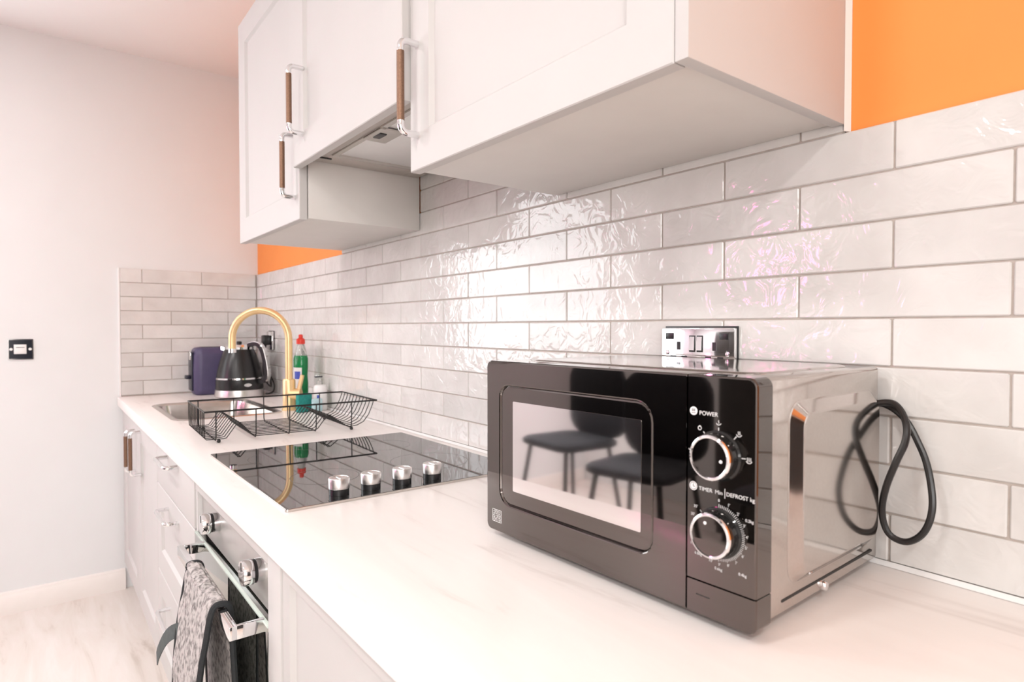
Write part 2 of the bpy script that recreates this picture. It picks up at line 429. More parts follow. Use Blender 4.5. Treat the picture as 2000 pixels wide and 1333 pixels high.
lt = MB().prism(rrect(1.99, 2.085, -.30, -.245, .004, lambda u, v: (u, v, 1.634)), (0, 0, .004)).build('filter_clip', 'steel', h)
box('clip_slot', 2.018, 2.056, -.288, -.272, 1.6325, 1.6345, 'black_plastic', lt, .0005)
box('slide_switch', 1.765, 1.772, -.318, -.288, 1.637, 1.641, 'black_plastic', h, .0005)

# ---- worktop
SX0, SX1, SY0, SY1 = .44, .975, -.525, -.178          # sink cut-out
m_ = MB()
prof = [(-.613, ZT-.038), (-.613, ZT-.003), (-.612, ZT-.001), (-.610, ZT), (SY0, ZT), (SY0, ZT-.038)]
m_.prism([(.001, y, z) for y, z in prof], (XE-.001, 0, 0))
m_.box(.001, XE, SY1, -.001, ZT-.038, ZT).box(.001, SX0, SY0, SY1, ZT-.038, ZT).box(SX1, XE, SY0, SY1, ZT-.038, ZT)
wt = m_.build('worktop', 'worktop_marble'); tag(wt, 'long white marble-look worktop running along the tiled wall', 'worktop')

# ---- base units
YB = -.595; ZD0 = .13; ZD1 = ZT-.041
def base(name, x0, x1, label, cat='cabinet'):
    e = empty(name, ((x0+x1)/2, -.3, 0), label, cat)
    m = MB(); a, b_, y0, z1 = x0+.001, x1-.001, YB+.021, ZT-.0385
    m.box(a, a+.018, y0, -.002, .12, z1).box(b_-.018, b_, y0, -.002, .12, z1).box(a+.018, b_-.018, y0, -.002, .12, .138).box(a+.018, b_-.018, -.010, -.002, .138, z1).box(a+.018, b_-.018, y0, y0+.018, z1-.08, z1)
    m.build('body', 'cabinet_carcass', e)
    return e
c = base('base_cabinet', .004, 1.047, 'white two-door base cabinet under the sink at the end wall')
d = shaker('door', .024, .558, ZD0, ZD1, YB, c); bar_handle(.492, .718, YB, d)
d = shaker('door', .562, 1.045, ZD0, ZD1, YB, c); bar_handle(.645, .732, YB, d)
c = base('drawer_unit', 1.049, 1.652, 'white three-drawer unit between the sink cabinet and the oven', 'drawers')
d = box('drawer_front', 1.051, 1.650, YB, YB+.02, .708, ZD1, 'cabinet_white', c, .0015); bow_handle(1.35, .822, YB, d)
d = shaker('drawer_front', 1.051, 1.650, .430, .705, YB, c, .07); bow_handle(1.35, .668, YB, d)
d = shaker('drawer_front', 1.051, 1.650, ZD0, .427, YB, c, .07); bow_handle(1.35, .370, YB, d)
# oven housing: side panels, shelf below, filler rail above
c = empty('oven_housing', (1.96, -.3, 0), 'white oven housing with a plain rail between oven and worktop', 'cabinet')
box('side_panel', 1.654, 1.668, YB+.004, -.002, .12, ZT-.0385, 'cabinet_white', c)
box('filler_rail', 1.669, 2.273, YB, YB+.018, .810, ZT-.0385, 'cabinet_white', c)
box('filler_rail', 1.669, 2.273, YB, YB+.018, .125, .19, 'cabinet_white', c)
c = empty('base_cabinet', (2.6, -.3, 0), 'white shaker base cabinet right of the oven, under the microwave end', 'cabinet')
box('body', 2.343, 2.94, YB+.021, -.002, .12, ZT-.0385, 'cabinet_carcass', c, .0008)
box('filler_strip', 2.275, 2.341, YB-.003, -.002, .119, ZT-.0385, 'cabinet_white', c, .001)
shaker('door', 2.3435, 2.938, ZD0, ZD1, YB, c, .033)
c = base('base_cabinet', 2.942, XE-.002, 'white shaker base cabinet at the near end of the worktop')
shaker('door', 2.944, XE-.004, ZD0, ZD1, YB, c)
pl = box('plinth', .012, XE-.004, -.545, -.53, 0, .118, 'cabinet_white', None, .001); tag(pl, 'white recessed kickboard running below the base units', 'kickboard')

# ---- built-in oven
ov = empty('oven', (1.97, -.3, .19), 'mirror-fronted built-in oven with chrome knobs and bar handle', 'oven')
box('body', 1.67, 2.272, -.572, -.01, .192, .806, 'black_gap', ov)
box('control_panel', 1.670, 2.272, -.580, -.573, .708, .808, 'oven_steel', ov, .001)
OD = box('door', 1.670, 2.272, -.596, -.575, .195, .704, 'oven_glass', ov, .001)
box('glass_edge', 1.6705, 2.2715, -.5985, -.592, .7045, .7090, 'glass_edge', OD, .0008)
hb = MB(); hb.box(1.765, 2.245, -.651, -.638, .688, .711, .0012)
for x in (1.765, 2.237): hb.box(x, x+.008, -.640, -.5955, .688, .711, .001)
hb.build('handle', 'chrome', OD)
for x in (1.838, 2.178):
    k = MB().lathe([(.0, .0), (.021, 0), (.021, .012), (.019, .013), (.019, .017), (.0225, .018), (.0225, .033), (.021, .036), (0, .036)], (x, -.580, .771), 'Y', 28).build('knob', 'chrome', ov)
    MB().lathe([(.0195, .0125), (.0205, .013), (.0205, .0175), (.0195, .018)], (x, -.580, .771), 'Y', 28).build('knob_collar', 'black_plastic', k)
    MB().box(x-.0012, x+.0012, -.6166, -.6158, .775, .790).build('knob_marker', 'black_plastic', k)

# ---- hob
hobx0, hobx1, hoby0, hoby1 = 1.668, 2.252, -.560, -.040
hb = empty('hob', (1.96, -.3, ZT), 'black glass electric hob with four silver knobs set in worktop', 'hob')
MB().prism(rrect(hobx0, hobx1, hoby0, hoby1, .004, lambda u, v: (u, v, ZT+.0005)), (0, 0, .0045)).build('glass_top', 'hob_glass', hb)
MB().ring(rrect(hobx0-.0015, hobx1+.0015, hoby0-.0015, hoby1+.0015, .005, lambda u, v: (u, v, ZT+.0003)), rrect(hobx0, hobx1, hoby0, hoby1, .004, lambda u, v: (u, v, ZT+.0003)), (0, 0, .004)).build('edge_trim', 'steel', hb)
for cx, cy, r in ((1.82, -.42, .09), (1.82, -.17, .07), (2.06, -.42, .07), (2.06, -.17, .09)):
    f = lambda u, v: (u, v, ZT+.005)
    MB().ring(arc((cx, cy), r, 0, 352.5, f, 47), arc((cx, cy), r-.0012, 0, 352.5, f, 47), (0, 0, .0001)).build('heat_zone_ring', 'hob_ring', hb)
for y in (-.450, -.386, -.319, -.250):
    k = MB().lathe([(0, .0002), (.0185, .0002), (.0185, .011), (.017, .0115), (.017, .012)], (2.212, y, ZT+.005), 'Z', 28).build('knob', 'black_plastic', hb)
    MB().lathe([(.0, .0118), (.0195, .0118), (.0198, .013), (.0198, .030), (.0188, .0315), (.0172, .0315), (.0165, .0305), (0, .0300)], (2.212, y, ZT+.005), 'Z', 28).build('knob_cap', 'brushed_silver', k)
    MB().box(2.2, 2.224, y-.0015, y+.0015, ZT+.0350, ZT+.0358).build('knob_ridge', 'chrome', k)

# ---- sink
sk = empty('sink', (.7, -.33, ZT), 'inset stainless steel sink bowl by the end wall', 'sink')
def sloop(i, z, r): return rrect(SX0-.018+i, SX1+.018-i, SY0-.012+i, SY1+.012-i, r, lambda u, v: (u, v, z), 6)
bm = bmesh.new(); Ls = [[bm.verts.new(p) for p in sloop(*a)] for a in ((0, ZT+.0005, .06), (.003, ZT+.0025, .06), (.016, ZT+.0028, .05), (.026, ZT-.004, .045), (.030, ZT-.03, .045), (.036, ZT-.14, .05), (.060, ZT-.165, .05), (.15, ZT-.170, .03))]
for A, B in zip(Ls, Ls[1:]):
    for k in range(len(A)): bm.faces.new((A[k], A[(k+1) % len(A)], B[(k+1) % len(A)], B[k]))
bm.faces.new(Ls[-1]); bmesh.ops.recalc_face_normals(bm, faces=bm.faces[:])
me = bpy.data.meshes.new('bowl'); bm.to_mesh(me); bm.free(); bo = link('bowl', me, 'steel', sk, smooth=40)
if sum(p.normal.z*p.area for p in me.polygons) < 0: me.flip_normals()
MB().lathe([(0, 0), (.04, 0), (.042, .002), (.036, .003), (.02, .001), (0, .001)], (.70, -.33, ZT-.170), 'Z', 24).build('drain', 'chrome', sk)

# ---- tap
tx, ty = .930, -.134
tp = empty('tap', (tx, ty, ZT), 'brushed gold swan-neck kitchen tap standing behind the sink', 'tap')
MB().lathe([(0, 0), (.027, 0), (.027, .006), (.0235, .010), (.0235, .115), (.021, .120), (0, .120)], (tx, ty, ZT), 'Z', 28).build('body', 'gold', tp)
dirv = Vector((-.60, -.80, 0)).normalized(); R = .108
pts = [Vector((tx, ty, ZT+.118)), Vector((tx, ty, ZT+.20)), Vector((tx, ty, ZT+.275))]
ctr = Vector((tx, ty, ZT+.275)) + dirv*R
for a in range(1, 17):
    an = PI - PI*1.02*a/16; pts.append(ctr - dirv*(-R*math.cos(an)) + Vector((0, 0, R*math.sin(an)))) if False else pts.append(ctr + dirv*(R*math.cos(an)) + Vector((0, 0, R*math.sin(an))))
sp = pts[-1] + Vector((0, 0, -.035)); pts.append(sp)
MB().tube(pts, .0135, 16).build('spout', 'gold', tp)
MB().tube([sp+Vector((0, 0, .003)), sp+Vector((0, 0, -.012))], .0142, 16).build('aerator', 'chrome', tp)
lv = MB(); lv.tube([(tx+.004, ty, ZT+.062), (tx+.03, ty+.035, ZT+.062)], .022, 20); lv.tube([(tx+.026, ty+.028, ZT+.075), (tx+.032, ty+.040, ZT+.135)], [.0085, .0075], 12)
lv.build('lever', 'gold', tp)

# ---- double socket above the microwave
def gang_socket(x0, x1, z0, z1, label, double=True):
    s = empty('wall_socket', ((x0+x1)/2, 0, z0), label, 'socket')
    MB().box(x0+.002, x1+.0, -.004, .0, z0+.001, z1+.003, .0005).build('backing_plate', 'black_plastic', s)
    bm_ = MB().box(x0, x1, -.0125, -.0042, z0, z1, .002).build('faceplate', 'chrome', s)
    xs = ((x0+.037, -1), (x1-.037, 1)) if double else (((x0+x1)/2, 0),)
    zc = (z0+z1)/2
    for xc, sd in xs:
        b = MB(); b.mi = 0
        b.box(xc-.0035, xc+.0035, -.0131, -.0122, zc+.005, zc+.019)      # earth slot
        b.box(xc-.017, xc-.006, -.0131, -.0122, zc-.012, zc-.005); b.box(xc+.006, xc+.017, -.0131, -.0122, zc-.012, zc-.005)
        b.build('pin_slots', 'black_plastic', s)
    if double:
        for k in (-1, 1):
            xw = (x0+x1)/2 + k*.0075
            r = MB().box(xw-.0062, xw+.0062, -.0132, -.0120, zc+.002, zc+.030, .0004).build('switch_surround', 'black_plastic', s)
            MB().prism([(xw-.0048, -.0130, zc+.004), (xw-.0048, -.0165, zc+.005), (xw-.0048, -.0138, zc+.028), (xw-.0048, -.0130, zc+.028)], (.0096, 0, 0)).build('rocker', 'chrome', r)
    for xq in ((x0+.012, x1-.012) if double else (x0+.008, x1-.008)):
        MB().lathe([(0, 0), (.0042, 0), (.0040, .0012), (0, .0016)], (xq, -.0125, zc), 'Y', 14).build('screw', 'chrome', s)
    return s, zc
sA, zc = gang_socket(2.612, 2.757, 1.118, 1.2034, 'chrome double wall socket with black slots above the microwave')
for xc in (2.630, 2.738):
    MB().box(xc-.0085, xc+.0085, -.0133, -.0122, 1.184, 1.195, .0005).build('usb_slot', 'black_plastic', sA)
sB, _ = gang_socket(.212, .298, 1.098, 1.186, 'small chrome wall socket behind the kettle holding a plug', False)

# ---- fused switch on the end wall
sw = empty('wall_switch', (0, -.955, 1.07), 'square black switch plate with white rocker on the end wall', 'switch')
MB().prism(rrect(-.997, -.912, 1.069, 1.156, .003, lambda u, v: (-.0075, u, v)), (.0025, 0, 0)).build('rim', 'chrome', sw)
MB().prism(rrect(-.993, -.916, 1.073, 1.152, .002, lambda u, v: (-.0052, u, v)), (.006, 0, 0)).build('plate', 'switch_black', sw)
rk = MB().box(.0007, .005, -.977, -.935, 1.093, 1.133, .001).build('rocker', 'white_plastic', sw)
MB().box(.0046, .0054, -.970, -.942, 1.1195, 1.1215).build('rocker_mark', 'switch_black', rk)
for y in (-.986, -.923): MB().lathe([(0, 0), (.006, 0), (.0055, .0015), (0, .002)], (.0008, y, 1.113), 'X', 14).build('screw', 'white_plastic', sw)

# ================================================================== MICROWAVE
mw = empty('microwave', (2.549, -.349, ZT), 'black mirror-finish microwave oven with two dials on the worktop', 'microwave', math.radians(1.8))
ZB = .010; W, H = .440, .257
def rr4(u0, u1, v0, v1, rs, f, n=5):
    out = []
    for (cu, cv, a0), r in zip(((u1, v1, 0), (u0, v1, 90), (u0, v0, 180), (u1, v0, 270)), rs):
        su, sv = (-1 if cu == u1 else 1), (-1 if cv == v1 else 1)
        for k in range(n+1):
            a = math.radians(a0+90*k/n); out.append(f(cu+su*r+r*math.cos(a), cv+sv*r+r*math.sin(a)))
    return out
def loft(loops, close_first=True, close_last=True):
    m = MB(); bm = m.bm; L = [[bm.verts.new(p) for p in l] for l in loops]
    for A, B in zip(L, L[1:]):
        for k in range(len(A)): bm.faces.new((A[k], A[(k+1) % len(A)], B[(k+1) % len(A)], B[k]))
    if close_first: bm.faces.new(L[0])
    if close_last: bm.faces.new(L[-1])
    return m
def F(y, dz=ZB): return lambda u, v: (u, y, v+dz)
E_ = 1e-4
# steel case: top and sides with pressed panels
case = MB().box(.0015, W-.0060, .0305, .318, ZB+.002, ZB+H-.001, .005, 3).build('case', 'mw_body', mw, True)
def emb(name, loops): return loft(loops).build(name, 'mw_body', mw, True, smooth=14)
fs = lambda x: (lambda u, v: (x, u, v))
XS = W-.0060
emb('side_pressing', [rrect(.074, .306, .038, .238, .024, fs(XS-.0015)), rrect(.074, .306, .038, .238, .024, fs(XS+.0002)), rrect(.076, .304, .040, .236, .023, fs(XS+.0008)), rrect(.0878, .2930, .0508, .2252, .016, fs(XS+.0098)), rrect(.0898, .2910, .0528, .2232, .015, fs(XS+.0104))])
ft = lambda z: (lambda u, v: (u, v, z))
zt = ZB+H-.001
emb('top_pressing', [rrect(.03, .41, .052, .298, .03, ft(zt-.001)), rrect(.03, .41, .052, .298, .03, ft(zt+.0002)), rrect(.034, .406, .056, .294, .028, ft(zt+.002)), rrect(.038, .402, .060, .290, .026, ft(zt+.0023))])
MB().prism(rrect(.062, .300, .0255, .0285, .0014, fs(XS-.0002)), (.0006, 0, 0)).build('side_slot', 'black_gap', mw, True)
MB().lathe([(0, 0), (.0055, 0), (.0055, .003), (.0045, .0045), (0, .005)], (XS, .160, .0185), 'X', 16).build('side_screw', 'chrome', mw, True)
for fx in (.045, W-.045):
    for fy in (.07, .28): MB().lathe([(0, 0.0003), (.014, .0003), (.016, .0125), (0, .0125)], (fx, fy, 0), 'Z', 16).build('foot', 'black_rubber', mw, True)
box('back_gap', .004, W-.004, .0295, .0315, ZB+.004, ZB+H-.004, 'black_gap', mw, .0005, True)
# door with a recessed pane
du1 = .3588
rd = (.0008, .010, .010, .0008)
def din(i): return rr4(i, du1-i*.3, i, H-i, (.0008, .010-i, .010-i, .0008), F(0))
def rec(i, y): return rr4(.0306+i, .3150-i, .0425+i, .2235-i, (.026-i, .020-i, .024-i, .022-i), F(y))
out = lambda i, y: rr4(i, du1-i*.25, i, H-i, (.0008, .010-i*.8, .010-i*.8, .0008), F(y))
door = loft([out(0, .029), out(0, .0022), out(.0008, .0006), out(.0022, 0), rec(0, 0), rec(.0014, .0008), rec(.003, .0034)], True, False).build('door', 'mw_mirror', mw, True, smooth=12)
loft([rec(.0026, .006), rec(.0026, .0036), rec(.0032, .0030), rec(.005, .0022), rec(.006, .0022)]).build('window_pane', 'mw_mirror', door, True, smooth=12)
MB().prism(rrect(.0608, .2957, .0675, .1992, .002, F(.0015)), (0, .0006, 0)).build('window_screen', 'mw_screen', door, True)
# control panel
pu0 = .3600
pout = lambda i, y, v0=.0375: rr4(pu0+i*.25, W-i, v0+i*.2, H-i, (.010-i*.8, .0008, .0008, .0008), F(y))
loft([pout(0, .029), pout(0, .0022), pout(.0008, .0006), pout(.0022, 0)]).build('control_panel', 'mw_mirror', mw, True, smooth=12)
plow = lambda i, y: rr4(pu0+i*.25, W-i, i, .0366-i*.2, (.0008, .0008, .0008, .010-i*.8), F(y))
loft([plow(0, .029), plow(0, .0022), plow(.0008, .0006), plow(.0022, 0)]).build('lower_fascia', 'mw_mirror', mw, True, smooth=12)
MB().box(.372, .388, -.0004, .0002, ZB+.0215, ZB+.0225).build('button_line', 'black_gap', mw, True)

# printing on the fascia
pm = bmesh.new()
def put_text(s, u, v, size, align='CENTER', bm=None):
    me = text_mesh(s, size, .00005, align)
    me.transform(Matrix.Translation((u, -.0004, v+ZB)) @ Matrix.Rotation(PI/2, 4, 'X'))
    (bm or pm).from_mesh(me); bpy.data.meshes.remove(me)
def put_mb(mb):
    me = mb.mesh('x'); pm.from_mesh(me); bpy.data.meshes.remove(me)
def stroke(pts, w=.0005):
    """thin flat line on the fascia"""
    m = MB()
    for (a, b_), (c_, d_) in zip(pts, pts[1:]):
        L = math.hypot(c_-a, d_-b_) or 1e-6; nx, nz = -(d_-b_)/L*w/2, (c_-a)/L*w/2
        m.prism([(a+nx, -.0001, b_+nz+ZB), (c_+nx, -.0001, d_+nz+ZB), (c_-nx, -.0001, d_-nz+ZB), (a-nx, -.0001, b_-nz+ZB)], (0, -.0003, 0))
    put_mb(m)
def circ(u, v, r, a0=0, a1=360, n=18): return [(u+r*math.cos(math.radians(a0+(a1-a0)*k/n)), v+r*math.sin(math.radians(a0+(a1-a0)*k/n))) for k in range(n+1)]
def disc(u, v, r): put_mb(MB().prism([(a, -.0001, b_+ZB) for a, b_ in circ(u, v, r)[:-1]], (0, -.00022, 0)))
def steam(u, v, s, n):
    """little dish with n steam lines"""
    stroke(circ(u, v+s*.55, s, 200, 340, 8), .0006)
    for k in range(n):
        uu = u+(k-(n-1)/2)*s*.55; stroke([(uu, v+.0002), (uu+.0004, v+s*.5), (uu-.0003, v+s*.95), (uu+.0002, v+s*1.3)], .00045)
K1 = (.3975, .1745); K2 = (.3985, .0945)
disc(.3675, .2180, .0046)
put_text('POWER', .3745, .2165, .0064, 'LEFT')
steam(.3975, .2075, .0028, 1); steam(.4205, .1985, .0030, 2); steam(.4315, .1735, .0032, 3); steam(.3642, .1765, .0026, 0)
stroke(circ(.3752, .2005, .0020, 0, 360, 10), .0007); stroke([(.3745, .203), (.3762, .203)], .0006)
for a, r0, r1 in ((90, .0250, .0290), (48, .0262, .0302), (3, .0262, .0305), (128, .0255, .0290), (178, .0255, .0285)):
    c_, s_ = math.cos(math.radians(a)), math.sin(math.radians(a)); stroke([(K1[0]+r0*c_, K1[1]+r0*s_), (K1[0]+r1*c_, K1[1]+r1*s_)], .0008)
stroke(circ(.3678, .1375, .0044), .0008); disc(.3678, .1375, .0034)
put_text('TIMER', .3745, .1362, .0060, 'LEFT'); put_text('Min', .3938, .1362, .0060, 'LEFT'); stroke([(.4052, .1315), (.4052, .1415)], .0005)
put_text('DEFROST kg', .4068, .1362, .0058, 'LEFT')
for k in range(0, 46):
    a = math.radians(90-k*4); r0, r1 = (.0258, .0292) if k % 5 else (.0255, .0300)
    stroke([(K2[0]+r0*math.cos(a), K2[1]+r0*math.sin(a)), (K2[0]+r1*math.cos(a), K2[1]+r1*math.sin(a))], .0004)
for a in (205, 225, 245, 140, 155):
    a = math.radians(a); stroke([(K2[0]+.0262*math.cos(a), K2[1]+.0262*math.sin(a)), (K2[0]+.0290*math.cos(a), K2[1]+.0290*math.sin(a))], .0005)
for s, a, r in (('0', 90, .0335), ("1'", 70, .0330), ("2'", 48, .0325), ("3'", 26, .0318), ("4'", 6, .0318), ("5'", -14, .0318), ("6'", -32, .0322), ("7'", -52, .0328), ("8'", -70, .0330), ("9'", -88, .0330), ("10'", -106, .0330), ("30'", 158, .0335), ("35'", 142, .0350)):
    put_text(s, K2[0]+r*math.cos(math.radians(a)), K2[1]+r*math.sin(math.radians(a)), .0042)
for s, u, v in (('0.2kg', .4325, .1145), ('0.4kg', .4255, .0585), ('0.6kg', .3985, .0565), ('0.8kg', .3745, .0660), ('1.0kg', .3690, .0755)): put_text(s, u, v, .0042)
# maker's mark: boxed grid of small letters
for a in (0, 1): stroke([(.0150+a*.0210, .0145), (.0150+a*.0210, .0325)], .0006); stroke([(.0150, .0145+a*.018), (.0360, .0145+a*.018)], .0006)
for k in (1, 2, 3): stroke([(.0150+k*.00525, .0145), (.0150+k*.00525, .0325)], .0004)
for k in (1, 2): stroke([(.0150, .0145+k*.006), (.0360, .0145+k*.006)], .0004)
for r_ in range(3):
    for q in range(4):
        if (r_*4+q) % 3 != 2: stroke(circ(.0176+q*.00525, .0175+r_*.006, .0013, 30, 330, 6), .0005)
        else: stroke([(.0166+q*.00525, .0175+r_*.006), (.0188+q*.00525, .0175+r_*.006)], .0006)
bmesh.ops.recalc_face_normals(pm, faces=pm.faces[:])
me = bpy.data.meshes.new('printing'); pm.to_mesh(me); pm.free()
tag(link('printing', me, 'print_white', mw, True), 'white printed lettering and dial marks', kind='stuff')
# icon details inside the white discs
dm = MB()
for k in (-1, 0, 1): dm.box(.3675+k*.0015-.0003, .3675+k*.0015+.0003, -.0006, -.0002, ZB+.2175, ZB+.2205)
dm.box(.3649, .3701, -.0006, -.0002, ZB+.2158, ZB+.2164)
dm.box(.3675, .3681, -.0006, -.0002, ZB+.1372, ZB+.1400); dm.box(.3675, .3700, -.0006, -.0002, ZB+.1368, ZB+.1374)
dm.build('icon_detail', 'black_gap', mw, True)['kind'] = 'stuff'
for (ku, kv), ang in ((K1, -8), (K2, 112)):
    k = MB().lathe([(0, .0), (.0262, 0), (.0262, .0015), (.0242, .0030), (.0238, .0150), (.0228, .0165)], (ku, -.0002, kv+ZB), 'Y', 40).build('dial', 'mw_black', mw, True)
    MB().lathe([(.0200, .0164), (.0200, .0176), (.0212, .0180), (.0230, .0172), (.0236, .0158), (.0228, .0152)], (ku, -.0002, kv+ZB), 'Y', 40).build('dial_ring', 'chrome', k, True)
    MB().lathe([(0, .0160), (.0202, .0160), (.0202, .0172), (.0, .0172)], (ku, -.0002, kv+ZB), 'Y', 40).build('dial_face', 'mw_mirror', k, True, smooth=30)
    c_, s_ = math.cos(math.radians(ang)), math.sin(math.radians(ang))
    MB().lathe([(0, .0172), (.0018, .0172), (.0016, .0178), (0, .0178)], (ku+.0135*c_, -.0002, kv+.0135*s_+ZB), 'Y', 12).build('dial_dot', 'print_white', k, True)
# power cord looping between case and wall
cp = [(2.955, -.024, 1.100), (2.985, -.020, 1.107), (3.000, -.024, 1.100), (3.012, -.036, 1.082), (3.013, -.042, 1.062), (3.004, -.044, 1.036), (2.991, -.040, 1.000), (2.9845, -.034, .966), (2.992, -.032, .940), (3.012, -.031, .9345), (3.031, -.030, .952), (3.0385, -.027, .985), (3.031, -.020, 1.028), (3.018, -.014, 1.058), (3.000, -.010, 1.087), (2.975, -.010, 1.103), (2.945, -.012, 1.10)]
MB().tube(bez(cp, 7), .0042, 10).build('power_cord', 'black_rubber', mw)

# ================================================================== DISH RACK
rk = empty('dish_rack', (1.365, -.293, ZT), 'empty black wire dish rack standing between sink and hob', 'rack', math.radians(-2.5))
HX, HY, ZTOP = .155, .243, .089
def wires(name, segs, r, n=6):
    m = MB()
    for s in segs: m.tube(s, r, n)
    return m.build(name, 'black_wire', rk, True)
MB().tube([(-HX, -HY, ZTOP), (HX, -HY, ZTOP), (HX, HY+.003, ZTOP), (-HX, HY+.003, ZTOP)], .0026, 8, closed=True).build('rim', 'black_wire', rk, True)
prof = [(-HY, ZTOP), (-HY, .050), (-HY+.002, .016), (-HY+.006, .0125), (-.195, .0115), (-.187, .013), (-.158, .053), (-.152, .053), (-.118, .014), (-.110, .0115), (.055, .0115), (.064, .015), (.094, .053), (.101, .053), (.152, .016), (.162, .0125), (.186, .0145), (.207, .024), (.224, .045), (.236, .072), (.241, ZTOP)]
nW = 11
for k in range(nW):
    x = -HX+.012 + (2*HX-.024)*k/(nW-1)
    MB().tube([(x, y, z) for y, z in prof], .0014, 6).build('wire', 'black_wire', rk, True)
for y, z in ((-.215, .0095), (-.112, .0092), (-.02, .0092), (.057, .0092), (.165, .0098)):
    MB().tube([(-HX, y, ZTOP), (-HX+.002, y, .02), (-HX+.010, y, z), (HX-.010, y, z), (HX-.002, y, .02), (HX, y, ZTOP)], .0018, 8).build('cross_wire', 'black_wire', rk, True)
for y in (-.155, .098): MB().tube([(-HX+.008, y, .0505), (HX-.008, y, .0505)], .0018, 8).build('ridge_wire', 'black_wire', rk, True)
for x in (-HX+.03, HX-.022):
    for y in (-.205, .172):
        MB().lathe([(0, .0002), (.0035, .0002), (.0052, .003), (.0052, .006), (.003, .0095), (0, .0098)], (x, y, 0), 'Z', 12).build('foot', 'black_rubber', rk, True)

# ================================================================== KETTLE, TOASTER, BOTTLES
kx, ky = .300, -.160
kt = empty('kettle', (kx, ky, ZT), 'black and chrome electric kettle in the corner beside the toaster', 'kettle')
L = lambda prof, name, m, par=kt, n=40: MB().lathe(prof, (kx, ky, ZT), 'Z', n).build(name, m, par)
L([(0, .0005), (.100, .0005), (.106, .004), (.106, .014), (.103, .034), (.1, .036), (0, .036)], 'power_base', 'brushed_silver')
L([(0, .0362), (.1015, .0362), (.1025, .040), (.1005, .082), (0, .082)], 'lower_band', 'black_plastic')
L([(.097, .0818), (.1025, .0825), (.1022, .0895), (.097, .0905)], 'chrome_ring', 'chrome')
L([(0, .0895), (.0995, .0895), (.094, .120), (.083, .165), (.071, .200), (.062, .218), (0, .218)], 'jug', 'black_plastic')
ld = L([(.062, .2175), (.0625, .228), (.055, .238), (.025, .243), (0, .243)], 'lid', 'chrome')
L([(0, .242), (.010, .242), (.012, .250), (.008, .254), (0, .254)], 'lid_knob', 'black_plastic', ld, 20)
# spout to the left, handle towards the camera side
sd = Vector((-.35, -.94, 0)).normalized(); hd = Vector((.72, .69, 0)).normalized(); K = Vector((kx, ky, ZT))
pp = Vector((-sd.y, sd.x, 0))
m_ = MB(); m_.prism([K+sd*.045+pp*.024+Vector((0, 0, .205)), K+sd*.078+Vector((0, 0, .216)), K+sd*.045-pp*.024+Vector((0, 0, .205))], (0, 0, .016)); m_.build('spout', 'chrome', kt)
hp = Vector((-hd.y, hd.x, 0))
def hpt(r, z): return K+hd*r+Vector((0, 0, z))
path = bez([hpt(.050, .236), hpt(.085, .243), hpt(.112, .225), hpt(.128, .180), hpt(.138, .120), hpt(.136, .085), hpt(.118, .070), hpt(.098, .072)], 6)
m_ = MB(); bm = m_.bm; rings = []
for i, p in enumerate(path):
    a = path[max(0, i-1)]; b_ = path[min(len(path)-1, i+1)]; t = (b_-a).normalized(); nn = t.cross(hp).normalized()
    rings.append([bm.verts.new(p+hp*x+nn*y) for x, y in ((.016, .008), (-.016, .008), (-.016, -.008), (.016, -.008))])
for A, B in zip(rings, rings[1:]):
    for k in range(4): bm.faces.new((A[k], A[(k+1) % 4], B[(k+1) % 4], B[k]))
bm.faces.new(rings[0]); bm.faces.new(rings[-1])
hh = m_.build('handle', 'black_plastic', kt)
m_ = MB(); bm = m_.bm; rings = []
for i, p in enumerate(path[:-8]):
    a = path[max(0, i-1)]; b_ = path[min(len(path)-1, i+1)]; t = (b_-a).normalized(); nn = t.cross(hp).normalized()
    if nn.dot(hd) + nn.z < 0: nn = -nn
    rings.append([bm.verts.new(p+hp*x+nn*y) for x, y in ((.013, .0075), (-.013, .0075), (-.012, .0105), (.012, .0105))])
for A, B in zip(rings, rings[1:]):
    for k in range(4): bm.faces.new((A[k], A[(k+1) % 4], B[(k+1) % 4], B[k]))
bm.faces.new(rings[0]); bm.faces.new(rings[-1])
m_.build('handle_trim', 'chrome', hh)
bd = Vector((.95, .10, 0)).normalized(); bp_ = Vector((-bd.y, bd.x, 0)); cc = K+bd*.1012+Vector((0, 0, .058))
MB().prism([cc+bp_*(.017*math.cos(a*PI/9))+Vector((0, 0, .0075*math.sin(a*PI/9))) for a in range(18)], bd*.0018).build('badge', 'chrome', kt)

to = empty('toaster', (.10, -.21, ZT), 'dark purple toaster in the corner, partly behind the kettle', 'toaster')
m_ = loft([rrect(.030+i, .168-i, -.325+i, -.075-i, r, (lambda z: lambda u, v: (u, v, ZT+z))(z), 6) for i, z, r in ((.012, .001, .03), (.006, .008, .035), (.0, .03, .038), (.0, .12, .038), (.003, .19, .036), (.008, .212, .033), (.018, .222, .026), (.03, .224, .02))])
tb = m_.build('body', 'purple', to, smooth=60)
for x in (.068, .108): box('bread_slot', x, x+.024, -.285, -.115, ZT+.2235, ZT+.2252, 'black_gap', tb, .0004)
box('end_plate', .060, .138, -.331, -.3245, ZT+.02, ZT+.205, 'navy', to, .003)
box('end_trim', .088, .128, -.3335, -.3305, ZT+.165, ZT+.205, 'chrome', to, .001)
box('lever', .080, .118, -.352, -.3305, ZT+.075, ZT+.093, 'navy', to, .004)

